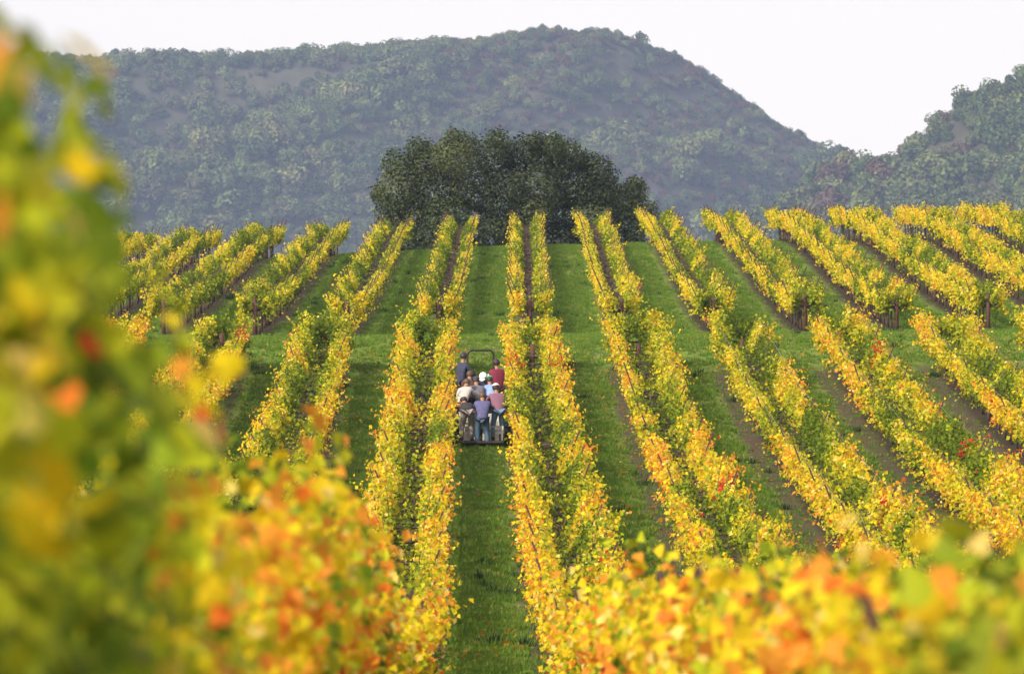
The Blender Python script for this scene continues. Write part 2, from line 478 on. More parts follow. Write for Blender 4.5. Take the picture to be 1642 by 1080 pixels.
RED_SPOTS = []      # (x, y, z, radius, strength)
def shoots_curtain(xf, side, y0, y1, P, seed, margin=1.4):
    """leaf positions of one leaning curtain of a lyre trellis. returns c, n, size, colour"""
    L = y1 - y0
    ns = int(L * P['shoots']); nl = P['leaves']
    yb = RNG.uniform(y0, y1, ns)
    # uneven density along the row: plants and gaps
    dens = .42 + 1.1 * noise2(yb / 1.9, yb * 0 + seed * 7.3, seed) * (.5 + noise2(yb / 7., yb * 0 + seed, seed + 3))
    keep = RNG.random(ns) < np.clip(dens + P.get('fill', .1), 0, 1)
    yb = yb[keep]; ns = len(yb)
    xc = xf(yb)
    keep = np.abs(xc) < 0.0905 * yb + margin
    yb = yb[keep]; xc = xc[keep]; ns = len(yb)
    if ns == 0: return None
    vig = noise2(yb / 2.1, yb * 0 + 3.7, seed + 9); vig2 = noise2(yb / .8, yb * 0 + 1.7, seed + 12)
    ln = P['len'] * (.38 + .80 * vig + .40 * vig2) * RNG.uniform(.7, 1.15, ns)
    wild = RNG.random(ns) < .06
    ln = np.where(wild, ln * 1.3, ln)
    out = P['lean'] + RNG.normal(0, P['spread'], ns)
    dz = np.ones(ns); dy = RNG.normal(0, .35, ns)
    droop = RNG.random(ns) < P['droop']
    out = np.where(droop, np.abs(RNG.normal(.75, .25, ns)), out); dz = np.where(droop, RNG.uniform(-.7, .3, ns), dz)
    ln = np.where(droop, ln * .5, ln)
    d = norm(np.stack([out, dy, dz], 1))
    b0 = np.stack([np.full(ns, P['cx']) + RNG.normal(0, .06, ns), yb, P['cz'] + RNG.normal(0, .07, ns)], 1)
    t = (np.arange(nl)[None, :] + RNG.random((ns, nl))) / nl
    t = t ** .85
    pos = b0[:, None, :] + d[:, None, :] * (t * ln[:, None])[..., None]
    pos[..., 0] += .12 * t ** 2 * ln[:, None]            # tips arch outwards
    pos[..., 2] -= .10 * t ** 2 * ln[:, None]
    rad = P['rad'] * (1.15 - .6 * t)
    pos = pos + np.clip(RNG.normal(0, 1, pos.shape), -1.7, 1.7) * rad[..., None]
    pos = pos.reshape(-1, 3); tt = t.ravel()
    lim = P.get('cap')
    if lim:
        o_ = pos[:, 0]; pos[:, 0] = np.where(o_ > lim[0], lim[0] + (o_ - lim[0]) * .28, o_)
        o_ = pos[:, 2]; pos[:, 2] = np.where(o_ > lim[1], lim[1] + (o_ - lim[1]) * .4, o_)
    xcl = np.repeat(xc, nl); ybl = np.repeat(yb, nl)
    ox = pos[:, 0].copy()
    wx = xf(pos[:, 1]) + side * ox
    wy = pos[:, 1]
    wz = zg(xf(ybl), ybl) + np.maximum(pos[:, 2], .25)
    c = np.stack([wx, wy, wz], 1)
    # leaf normals face outwards and up, hanging
    nn = np.stack([side * (.75 + 0 * ox), -0.25 + 0 * ox, .55 + 0 * ox], 1) + RNG.normal(0, .75, (len(c), 3))
    inner = ox < (P['cx'] + (pos[:, 2] - P['cz']) * P['lean'] - .05)
    nn[inner, 0] *= -.8
    size = P['size'] * RNG.uniform(.6, 1.25, len(c)) * (1.1 - .35 * tt)
    # colours: outer and upper leaves turn first
    outer = np.clip((ox - P['cx'] - (pos[:, 2] - P['cz']) * P['lean']) / .3, -1, 1)
    hgt = np.clip((pos[:, 2] - P['cz']) / P['len'], 0, 1)
    sj = np.repeat(RNG.normal(0, 1, ns), nl)
    f1 = noise2(wy / 2.3, wx * .5, 101 + P['pal']); f2 = noise2(wy / .9, wx * 1.4, 55); f3 = noise2(wy / 9., wx / 5., 77)
    ripe = np.clip(P['ripe'] + .38 * outer + .30 * (hgt - .4) + P.get('blotch', 1.35) * (f1 - .5) + P.get('blotch', 1) * .6 * (f2 - .5) + .7 * (f3 - .5) + .13 * sj, 0, 1.4)
    w = np.zeros((len(c), 8))
    w[:, 0] = np.clip(.85 - ripe * 1.5, 0, 1) * 1.6 + .03
    w[:, 1] = np.clip(1 - np.abs(ripe - .35) * 2.4, 0, 1) * .9 + .04
    w[:, 2] = np.clip(1 - np.abs(ripe - .58) * 2.2, 0, 1) * 1.3
    w[:, 3] = np.clip((ripe - .35) * 1.8, 0, 1.3)
    w[:, 7] = .22 * np.clip((ripe - .4) * 2, 0, 1)
    w[:, 4] = np.clip((ripe - P['ora']) * 1.7, 0, 1.1)
    w[:, 5] = np.clip((ripe - P['ora'] - .35) * 1.0, 0, .45)
    w[:, 6] = np.clip((f2 - .86) * 6, 0, 1) * .35 * P['red']
    for sx, sy, sz, sr, ss in RED_SPOTS:
        dd = (wx - sx) ** 2 + ((wy - sy) / 1.5) ** 2 + (wz - sz) ** 2
        g = np.exp(-dd / (sr * sr)) * ss
        w[:, 6] += g * 9; w[:, 5] += g * 2
    return c, nn, size, pick_colors(w)

P_LOW = dict(shoots=22, leaves=14, len=.82, lean=.31, spread=.20, droop=.09, cx=.42, cz=.94, rad=.066, size=.126, ripe=.66, ora=.90, red=1., pal=0, fill=.12)
P_UP = dict(shoots=18, leaves=10, len=.72, lean=.30, spread=.13, droop=.05, cx=.37, cz=.92, rad=.065, size=.138, ripe=.42, ora=1.2, red=.3, pal=9, fill=.16)
P_NEAR = dict(P_LOW, shoots=27, leaves=22, size=.098, ripe=.50, ora=.80, len=1.06, droop=.3, rad=.14)

# spots of red leaves, read off the photograph: (row, side, block, D, height)
for k, sd, D, hh, rr, ss in [(1, -1, 175, 1.55, .33, 1), (1, 1, 175, 1.5, .22, .8), (-2, 1, 186, 1.6, .5, .8), (4, -1, 181, 1.3, .28, 1), (4, 1, 178, 1.2, .35, 1), (4, 1, 146, 1.4, .3, .8),
                         (3, -1, 150, 1.2, .25, 1), (2, 1, 133, 1.4, .35, .9), (2, 1, 150, 1.4, .25, .6), (0, -1, 124, 1.2, .2, 1), (1, 1, 108, 1.3, .25, .9), (3, 1, 128, 1.4, .25, .8),
                         (1, 0, 64, 1.6, .4, .8), (0, 1, 26, 1.3, .13, 1.2), (1, -1, 40, 1.6, .3, .7), (0, 1, 21, 1.55, .07, 1), (1, -1, 18, 1.6, .12, .6), (0, 1, 9.5, 1.6, .08, .6)]:
    RED_SPOTS.append((x_low(k, D) + sd * .65, D, zgf(x_low(k, D), D) + hh, rr, ss))

def foliage(name, parts, parent, lobed=False):
    c = np.concatenate([p[0] for p in parts]); n = np.concatenate([p[1] for p in parts])
    s = np.concatenate([p[2] for p in parts]); col = np.concatenate([p[3] for p in parts])
    spin = RNG.normal(-math.pi / 2 * 0 + 1.57, .9, len(c))
    if lobed:
        V, T, k = leaf_lobed(c, n, s, spin)
    else:
        V, T = leaf_quads(c, n, s, spin); k = 4
    cc = np.repeat(col, k, 0)
    me = np_mesh(name, V, T, cc)
    return link_mesh(name, me, M_LEAF, parent, kind='stuff')

# shared meshes for the woody and metal pieces of the trellis
def trunk_mesh(seed):
    r = random.Random(seed)
    pts = [(0, 0, -.1)]; z = 0; x = y = 0
    for i in range(4):
        z += .23; x += r.uniform(-.04, .04); y += r.uniform(-.05, .05); pts.append((x, y, z))
    m = MB().tube(pts, [.05, .045, .04, .038, .042], 6)
    for sd in (-1, 1):
        m.tube([pts[-1], (sd * .18, y + r.uniform(-.05, .05), .92), (sd * .34, y + r.uniform(-.1, .1), .93 + r.uniform(-.03, .05))], [.036, .03, .026], 5)
    return m.mesh('trunk', True)
TRUNKS = [trunk_mesh(i) for i in range(5)]
for t in TRUNKS: t.materials.append(M_WOOD)
def stake_mesh(h, lean):
    m = MB()
    a = math.atan(lean)
    rot = Matrix.Rotation(a, 3, 'Y')
    m.box(rot @ Vector((0, 0, h / 2)), (.04, .010, h), rot); m.box(rot @ Vector((0, .016, h / 2)), (.010, .022, h), rot)
    me = m.mesh('stake'); me.materials.append(M_STAKE); return me
STAKE = {(-1, 0): stake_mesh(1.12, -.40), (1, 0): stake_mesh(1.12, .40), (-1, 1): stake_mesh(1.18, -.40), (1, 1): stake_mesh(1.18, .40)}
ARM = MB().box((0, 0, 0), (.92, .06, .06)).box((0, .037, -.0), (.10, .014, .16)).mesh('cross_arm'); ARM.materials.append(M_STAKE)
def post_mesh():
    m = MB().tube([(0, 0, -.2), (0, 0, .6), (.01, 0, 1.36)], [.085, .08, .075], 10); me = m.mesh('end_post', True); me.materials.append(M_POST); return me
POST = post_mesh()
LINEPOST = MB().tube([(0, 0, -.2), (0, 0, 1.02)], [.045, .042], 7).mesh('line_post', True); LINEPOST.materials.append(M_STAKE)

def in_view(x, y, mg): return abs(x) < 0.0905 * y + mg
def trellis(row, xf, y0, y1, up, step, wires=False, mg=1.0):
    """trunks, stakes, cross arms, cordons, canes and wires of one row, all children of row"""
    head = math.atan2(xf(y1) - xf(y0), y1 - y0)
    def put(name, me, x, y, z, rz=0., rx=0., sc=1.):
        o = bpy.data.objects.new(name, me); COL.objects.link(o); o.parent = row
        o.location = (x, y, z); o.rotation_euler = (rx, 0, rz); o.scale = (1, 1, sc); return o
    y = y0 + .3; i = 0
    while y < y1:
        x = xf(y)
        if in_view(x, y, mg) :
            put('trunk', random.choice(TRUNKS), x + random.uniform(-.05, .05), y, zgf(x, y), random.choice((0, math.pi)) + random.uniform(-.3, .3), 0, random.uniform(.95, 1.05))
        y += 1.85
    y = y0 + .1
    while y < y1:
        x = xf(y)
        if in_view(x, y, mg):
            z = zgf(x, y)
            if up and i == 0 or (not up and y + step > y1): put('end_post', POST, x, y - .05 if up else y, z, random.uniform(0, 6))
            else: put('line_post', LINEPOST, x, y, z, random.uniform(0, 6))
            put('cross_arm', ARM, x, y + .06, z + .88 + random.uniform(-.03, .03), random.uniform(-.03, .03))
            for sd in (-1, 1):
                put('stake', STAKE[(sd, int(up))], x + sd * .40, y + .12, z + .82, random.uniform(-.08, .08), random.uniform(-.16, .16), random.uniform(.92, 1.1))
        i += 1
        y += step * random.uniform(.93, 1.07)
    # cordons
    for sd in (-1, 1):
        ys = np.arange(y0, y1, 1.6)
        ys = ys[[bool(in_view(xf(q), q, mg + 1)) for q in ys]]
        if len(ys) < 3: continue
        pts = [(xf(q) + sd * (.40 + random.uniform(-.03, .03)), q, zgf(xf(q), q) + .93 + random.uniform(-.03, .03)) for q in ys]
        MB().tube(pts, .028, 4).build('cordon', M_WOOD, row)
        pts = [(xf(q) + sd * .70, q, zgf(xf(q), q) + (1.62 if up else 1.74)) for q in ys]
        if wires: MB().tube(pts, .005, 3).build('wire', M_WIRE, row)

def canes(row, xf, y0, y1, per_m, up):
    m = MB()
    n = int((y1 - y0) * per_m)
    for i in range(n):
        y = random.uniform(y0, y1); x = xf(y)
        if not in_view(x, y, .3): continue
        z = zgf(x, y); sd = random.choice((-1, 1)); h = .92
        a = random.uniform(-.2, .2)
        if random.random() < .6:
            p = [(x + sd * .34, y, z + h), (x + sd * .1, y + a * .5, z + h + random.uniform(.12, .3)), (x - sd * random.uniform(.05, .3), y + a, z + h + random.uniform(-.05, .25))]
        else:
            p = [(x + sd * .34, y, z + h), (x + sd * .40, y + a * .5, z + h + .4), (x + sd * random.uniform(.4, .75), y + a, z + h + random.uniform(.75, 1.15))]
        m.tube(p, [.012, .010, .006], 3, cap=False)
    if m.v: m.build('cane', M_CANE, row, kind='stuff')

LOW_LABEL = {
    -4: 'lower vine row farthest left, mostly hidden behind the blurred foreground leaves',
    -3: 'lower vine row third from the left of the trailer row, mostly behind foreground leaves',
    -2: 'lower vine row beginning at the red leaves above the blurred orange foreground leaf at left',
    -1: 'lower vine row two rows to the left of the pickers on the trailer',
    0: 'orange and yellow vine row directly left of the pickers on the trailer',
    1: 'orange and yellow vine row directly right of the pickers on the trailer',
    2: 'lower vine row second to the right of the trailer of pickers',
    3: 'lower vine row third to the right of the trailer of pickers',
    4: 'lower vine row with two bright red leaf patches near its top, fourth right of trailer',
    5: 'lower vine row fifth to the right of the trailer, beside a thin bright wire',
    6: 'lower vine row at the right edge of the photograph below the bank'}
NEAR_END = 46.0
for k in range(-4, 7):
    xf = (lambda kk: (lambda y: x_low(kk, y)))(k)
    y0 = NEAR_END if k in (0, 1) else 46.0
    # first distance at which the row comes into the picture
    while y0 < LOW_END - 4 and not in_view(xf(y0), y0, 2.5): y0 += 2
    if y0 >= LOW_END - 6: continue
    root = empty('vine_row', (0, 0, 0))
    tag(root, LOW_LABEL[k], 'vine row', 'vine rows in the lower block')
    PL = dict(P_LOW); PL['ripe'] -= .07 if k >= 3 else .05 if k < 0 else 0
    for sd in (-1, 1):
        r = shoots_curtain(xf, sd, y0, LOW_END, PL, 200 + k * 13 + sd)
        q = shoots_curtain(xf, sd, y0, LOW_END, dict(P_LOW, shoots=2.2, leaves=9, cx=.12, cz=.75, lean=.0, spread=.6, len=.62, ripe=.14, ora=1.3), 320 + k * 13 + sd)
        if q: r = tuple(np.concatenate([a_, b_]) for a_, b_ in zip(r, q)) if r else q
        e = shoots_curtain(xf, sd, LOW_END - 1.3, LOW_END + .5, dict(P_LOW, shoots=60, lean=-.15, spread=.45, len=.85, ripe=.5, fill=.6), 400 + k * 13 + sd)
        if r: foliage('foliage', [r, e] if e else [r], root)
    trellis(root, xf, y0, LOW_END, False, 6.2, wires=k >= 3)
    canes(root, xf, max(y0, 90), LOW_END, 1.0, False)

UP_LABEL_L = ['farthest left', 'second from the left', 'third from the left', 'fourth from the left']
ups = []
for k in range(-7, 10):
    xf = (lambda kk: (lambda y: x_up(kk, y)))(k)
    if in_view(xf(288), 288, -.4): ups.append(k)
def up_label(k):
    nm = {0: 'yellow-green upper vine row above the bank, just left of the alley ahead',
          1: 'yellow-green upper vine row above the bank, just right of the alley ahead'}
    if k in nm: return nm[k]
    words = ['', 'first', 'second', 'third', 'fourth', 'fifth', 'sixth', 'seventh', 'eighth', 'ninth']
    if k < 0: return f'dull green-yellow upper row above the bank, {words[-k]} left of the two central rows'
    return f'bright yellow upper row above the bank, {words[k - 1]} right of the two central rows'
for k in ups:
    xf = (lambda kk: (lambda y: x_up(kk, y)))(k)
    root = empty('vine_row', (0, 0, 0))
    tag(root, up_label(k), 'vine row', 'vine rows in the upper block')
    PP = dict(P_UP)
    PP['ripe'] += .035 * np.clip(k, -3, 5) - .02
    PP['ora'] -= .02 * np.clip(k, 0, 4)
    for sd in (-1, 1):
        r = shoots_curtain(xf, sd, UP_A, UP_B + RNG.uniform(-1, 1), PP, 700 + k * 17 + sd, 1.5)
        e = shoots_curtain(xf, sd, UP_A - .3, UP_A + .6, dict(PP, shoots=40, lean=-.1, spread=.4, fill=.6, droop=.2), 600 + k * 13 + sd, 1.5)
        if r: foliage('foliage', [r, e] if e else [r], root)
    trellis(root, xf, UP_A, UP_B, True, 5.2)
    if -4 <= k <= 5: canes(root, xf, UP_A, UP_B, 2.4, True)

# ------------------------------------------------------------------ blurred vines close to the camera
def single_leaf_mesh(seed):
    r = random.Random(seed)
    out = []
    for p, q in [(-.45, 0), (-.52, .16), (-.38, .36), (-.16, .42), (-.02, .54), (.10, .36), (.16, .24), (.36, .22), (.54, 0)]:
        out.append((p * r.uniform(.93, 1.07), q * r.uniform(.9, 1.1)))
    ring = out + [(p, -q * r.uniform(.9, 1.1)) for p, q in out[-2:0:-1]]
    V = [(0, 0, 0)] + [(p, q, .28 * abs(q) + r.uniform(-.03, .03) - .12 * p * p) for p, q in ring]
    n = len(ring)
    Fc = [(0, i + 1, (i + 1) % n + 1) for i in range(n)]
    me = bpy.data.meshes.new('leaf'); me.from_pydata(V, [], Fc); me.update()
    me.polygons.foreach_set('use_smooth', [True] * len(me.polygons)); me.materials.append(M_LEAF_OBJ)
    return me
LEAVES = [single_leaf_mesh(i) for i in range(5)]
def proj(c):
    """photograph pixels of world points"""
    p = R(1.507); d = c[:, 1] * math.cos(p) - c[:, 2] * math.sin(p); v = c[:, 2] * math.cos(p) + c[:, 1] * math.sin(p)
    return 821 + F_PX * c[:, 0] / d, 540 - F_PX * v / d, d

def near_vines(k, side_list, y0, label, **pp):
    xf = lambda y: x_low(k, y)
    root = empty('vine_row', (0, 0, 0))
    tag(root, label, 'vine row', 'blurred vine rows in the foreground')
    parts = []
    for sd in side_list:
        r = shoots_curtain(xf, sd, y0, NEAR_END, dict(P_NEAR, **pp), 900 + k * 3 + sd, 1.2)
        if r: parts.append(r)
    c = np.concatenate([p[0] for p in parts]); n = np.concatenate([p[1] for p in parts])
    s = np.concatenate([p[2] for p in parts]); col = np.concatenate([p[3] for p in parts])
    px, py, d = proj(c)
    vis = (px > -20) & (px < 1662) & (py > 0) & (py < 1100)
    # nearest leaves on the alley side are the ones that show largest
    outer = -np.sign(xf(20.)) * (c[:, 0] - xf(c[:, 1]))
    score = np.where(vis & (outer > .5), d, 1e9)
    order = np.argsort(score)[:300]
    single = np.zeros(len(c), bool); single[order] = True
    single &= score < 1e8
    a_ = ~single & (c[:, 1] < 22); b_ = ~single & ~a_
    foliage('foliage', [(c[a_], n[a_], s[a_], col[a_])], root, lobed=True)
    foliage('foliage', [(c[b_], n[b_], s[b_] * 1.12, col[b_])], root)
    for i in np.nonzero(single)[0]:
        o = bpy.data.objects.new('leaf', LEAVES[i % 5]); COL.objects.link(o); o.parent = root
        o.location = c[i]
        q = Vector(n[i]).to_track_quat('Z', 'X')
        o.rotation_mode = 'QUATERNION'
        from mathutils import Quaternion
        o.rotation_quaternion = q @ Quaternion((0, 0, 1), random.uniform(0, 6.28))
        o.scale = (s[i] * 1.05,) * 3
        o.color = (*col[i], 1)
    trellis(root, xf, 30 if k == 0 else 17.2, NEAR_END, False, 6.2, mg=1.5)
    canes(root, xf, 16, NEAR_END, 5, False)
    return root
near_vines(0, (-1, 1), 6.3, 'large blurred vine foliage in the left foreground, dark green with yellow and orange leaves', len=1.2, ripe=.66, ora=.64, cap=(.70, 2.12), spread=.38, cx=.36, blotch=1.8)
near_vines(1, (-1, 1), 10.0, 'blurred yellow and orange vine foliage in the lower right foreground', len=1.02, ripe=.60, ora=.68, cap=(1.02, 1.80), spread=.48, cx=.36, blotch=1.8)

# ------------------------------------------------------------------ the oak behind the ridge
def leaf_blob(n, rx, ry, rz, size, shell=.75, jit=.6):
    d = norm(RNG.normal(0, 1, (n, 3)))
    r = shell + (1 - shell) * RNG.random(n) ** .5
    r = r * (1 + .18 * (noise2(d[:, 0] * 4 + 9, d[:, 2] * 4 + d[:, 1] * 3, 3) - .5))
    c = d * r[:, None] * np.array([rx, ry, rz])
    nn = d + RNG.normal(0, jit, (n, 3)) + np.array([0, 0, .25])
    return c, nn, size * RNG.uniform(.6, 1.3, n)

def oak():
    D = 335.; s = F_PX / D
    X = lambda px: (px - 821) / s
    Z = lambda py: (300 - py - 5) / s
    base = (X(815), D, zgf(X(815), D))
    root = empty('oak_tree', base)
    tag(root, 'broad dark evergreen oak on the ridge behind the upper vine rows', 'tree')
    # clumps read off the outline: (px, py, radius px)
    cl = [(650, 300, 40), (640, 262, 30), (625, 330, 26), (690, 258, 42), (735, 245, 40), (745, 225, 26), (700, 300, 50), (760, 290, 50), (790, 250, 38), (830, 250, 40),
          (870, 240, 36), (900, 248, 36), (860, 300, 52), (920, 290, 48), (950, 270, 34), (965, 300, 38), (990, 320, 34), (1020, 305, 22), (1030, 335, 25), (1000, 350, 36), (950, 345, 42),
          (900, 345, 42), (845, 335, 40), (720, 340, 40), (670, 345, 40), (640, 355, 28), (690, 375, 34), (740, 375, 30), (890, 380, 34), (950, 380, 34), (845, 380, 30), (1000, 385, 26), (800, 222, 22), (675, 235, 22), (935, 256, 22),
          (770, 365, 26), (815, 300, 40), (800, 385, 22), (660, 388, 24), (700, 395, 26), (740, 398, 26), (860, 398, 26), (900, 398, 26), (940, 395, 26), (980, 395, 24), (1015, 385, 22), (640, 385, 20), (780, 400, 18), (820, 400, 22), (805, 360, 30), (785, 345, 24), (820, 385, 26), (1040, 352, 14), (612, 305, 14), (860, 222, 16), (728, 214, 14), (886, 226, 16), (1012, 290, 12)]
    C = []; Nn = []; S = []; K = []
    ctr = np.array([X(825), D, Z(330)])
    for px, py, rp in cl:
        for rep in range(2):
            rr = rp / s * random.uniform(.8, 1.05)
            depth = random.uniform(-.85, .85) if rep else random.uniform(-1.0, -.3)
            edge = 1 - min(1, abs(px - 825) / 235) ** 2
            p = np.array([X(px) + random.uniform(-.3, .3), D + depth * 5.5 * (edge + .15), Z(py) + random.uniform(-.2, .15)])
            n = int((640 if not rep else 140) * rr * rr) + 60
            c, nn, sz = leaf_blob(n, rr, rr * 1.05, rr * .88, .15 if not rep else .20, .55, .38)
            c += RNG.normal(0, .12, c.shape)
            C.append(c + p); Nn.append(nn); S.append(sz)
            base_c = np.array((0.036, 0.050, 0.017)) if random.random() < .65 else np.array((0.062, 0.076, 0.026))
            K.append(np.tile(base_c * random.uniform(.7, 1.25), (n, 1)) * RNG.uniform(.88, 1.12, (n, 1)))
    C = np.concatenate(C); V, T = leaf_quads(C - np.array(base), np.concatenate(Nn), np.concatenate(S), RNG.uniform(0, 6.28, len(C)))
    link_mesh('crown', np_mesh('crown', V, T, np.repeat(np.concatenate(K), 4, 0)), M_OAK, root, kind='stuff')
    m = MB()
    m.tube([(0, 0, -.5), (.1, 0, .6), (0, .1, 1.4), (-.2, .1, 2.1)], [.75, .6, .5, .42], 10)
    m.build('trunk', M_BARK, root, smooth=True)
    for i in range(9):
        a = i / 9 * 6.28 + random.uniform(-.2, .2); L = random.uniform(3.2, 6.0)
        fx, fy = math.cos(a) * L * 1.05, math.sin(a) * L * .6
        MB().tube([(-.1, .05, 1.5), (fx * .3, fy * .3, 2.6 + random.uniform(-.2, .3)), (fx * .65, fy * .65, 3.2 + random.uniform(-.5, .6)), (fx, fy, 3.8 + random.uniform(-.8, 1))], [.3, .22, .14, .05], 7).build('limb', M_BARK, root, smooth=True)
oak()

# ------------------------------------------------------------------ trees on the hills
HILL_RAMP = [(0., (.042, .070, .020)), (.25, (.070, .105, .028)), (.5, (.098, .130, .034)), (.75, (.14, .17, .05)), (1., (.085, .088, .038))]
M_HTREE = leaf_mat('hill_foliage', 'ramp', .15, .6, .15, HILL_RAMP)
M_HRUST = leaf_mat('rust_foliage', 'ramp', .15, .6, .15, [(0., (.115, .058, .034)), (.5, (.10, .06, .04)), (1., (.13, .07, .035))])
M_HPALE = leaf_mat('pale_foliage', 'ramp', .15, .6, .15, [(0., (.14, .15, .055)), (.5, (.17, .165, .06)), (1., (.12, .14, .05))])
def crown_mesh(seed, tall):
    cs = []; ns = []; ss = []; ks = []
    for i in range(9):
        a = RNG.uniform(0, 6.28); q = RNG.uniform(0, 2.6)
        p = np.array([math.cos(a) * q, math.sin(a) * q, 2.6 + RNG.uniform(-.9, 1.7) * (1.3 if tall else .8) - .25 * q])
        rr = RNG.uniform(1.0, 1.9)
        c, nn, sz = leaf_blob(90, rr, rr, rr * .85, .62, .7, .33)
        cs.append(c + p); ns.append(nn); ss.append(sz); ks.append(np.full((90, 1), RNG.uniform(.72, 1.25)) * RNG.uniform(.7, 1.3, (90, 1)))
    c = np.concatenate(cs); V, T = leaf_quads(c, np.concatenate(ns), np.concatenate(ss), RNG.uniform(0, 6.28, len(c)))
    k = np.repeat(np.concatenate(ks), 4, 0) * np.ones((1, 3))
    return np_mesh('crown', V, T, k)
CROWNS = [crown_mesh(i, i % 2) for i in range(6)]
for m_ in CROWNS: m_.materials.append(M_HTREE)
TRUNK_H = MB().tube([(0, 0, -1.5), (.1, 0, 1.2), (0, .1, 3.0)], [.28, .2, .1], 5).mesh('trunk', True); TRUNK_H.materials.append(M_BARK)
def with_mat(me, mat):
    c = me.copy(); c.materials.clear(); c.materials.append(mat); return c
CROWNS_R = [with_mat(m_, M_HRUST) for m_ in CROWNS[:3]]
CROWNS_P = [with_mat(m_, M_HPALE) for m_ in CROWNS[:3]]

pts = []      # x, y, z, scale, score, hill
def scatter(fn, xr, yr, step, hill, dc):
    for x in np.arange(xr[0], xr[1], step):
        for y in np.arange(yr[0], yr[1], step * 1.0):
            xx = x + random.uniform(-.5, .5) * step; yy = y + random.uniform(-.5, .5) * step
            if abs(xx) > .0905 * yy + 4: continue
            z = float(fn(xx, yy)); px = 821 + F_PX * xx / yy; py = 300 - F_PX * z / yy
            if py > 425: continue
            sc = random.choice((.7, .85, 1., 1.15, 1.35, 1.6)) * random.uniform(.85, 1.15) * (.75 + .5 * float(noise2(xx / 14., yy / 14., 91)))
            if hill == 0:
                scrub = float(sstep(640, 800, px) * (1 - sstep(1230, 1330, px)) * sstep(-40, 40, px * .12 + 200 - py + 80 * (noise2(xx / 25., yy / 25., 5) - .5)))
                lowr = float(noise2(xx / 20., yy / 28., 41))
                if yy < dc - 12:
                    if scrub > .5 and random.random() < .8: sc *= random.uniform(.42, .68)
                    elif lowr < .33: sc *= random.uniform(.6, .85)
                else: sc = min(sc, .9) * (.7 if px > 700 else 1.1)
            else:
                if yy > dc - 8: sc *= .8
            pts.append((xx, yy, z, sc, hill, px, py))
scatter(h_main, (-175, 130), (1500, 1712), 4.7, 0, 1700)
scatter(h_right, (40, 130), (1115, 1270), 4.6, 1, 1260)
P_ = np.array(pts)
size_px = P_[:, 3] * F_PX / P_[:, 1]
P_[:, :4] *= HS
order = np.argsort(-size_px * RNG.uniform(.75, 1.25, len(P_)))
solo = set(order[:290].tolist())
rust_px = [(1415, 285), (1345, 335), (1500, 270), (1535, 255), (1320, 262), (1450, 250), (1290, 350)]
rust = {}
for rx, ry in rust_px:
    j = int(np.argmin((P_[:, 5] - rx) ** 2 + (P_[:, 6] - 14 - ry) ** 2 + (P_[:, 4] == 0) * 1e6)); rust[j] = 1; solo.add(j)
for j in sorted(solo):
    x, y, z, sc, hl, px, py = P_[j]
    t = empty('hill_tree', (x, y, z - .8 * sc), random.uniform(0, 6.28))
    y /= HS
    look = 'rust brown' if j in rust else ('pale yellow-green' if random.random() < .14 else 'dark green')
    if hl:
        where = 'at the right photo edge' if px > 1575 else ('left of the notch' if px < 1290 else 'under the notch') + ' on the right-hand hill' if px < 1400 else 'in the middle of the right-hand hill'
        if y > 1248: where = 'against the sky on the right-hand hill' + (' by the photo edge' if px > 1560 else ' near the notch')
        else: where += ', high on the slope' if py < 265 else ', halfway up the slope' if py < 320 else ', just above the vines'
    else:
        if px < 260: where = 'at far left above the blurred leaves'
        elif px < 430: where = 'on the left part of the long hill'
        elif px < 600: where = 'on the hill just left of the oak'
        elif px < 760: where = 'above the left half of the oak'
        elif px < 900: where = 'above the right half of the oak'
        elif px < 1060: where = 'above the right end of the oak'
        elif px < 1220: where = 'on the long hill right of the oak'
        else: where = 'on the long hill close to the notch'
        if y > 1688: where += ', against the sky'
        else: where += ', high up' if py < 130 else ', mid slope' if py < 230 else ', low down'
    big = 'large' if sc > .95 * HS else 'smaller'
    lab = f'{big} {look} tree {where}'
    cm = random.choice(CROWNS_R if j in rust else CROWNS_P if look[0] == 'p' else CROWNS)
    if j in rust: sc = max(sc, .95 * HS)
    tag(t, lab, 'tree', lab.replace(' tree ', ' trees '))
    t.scale = (sc, sc, sc * random.uniform(.85, 1.15))
    link_mesh('crown', cm, None, t, kind='stuff'); link_mesh('trunk', TRUNK_H, None, t)
rest = np.array([i for i in range(len(P_)) if i not in solo])

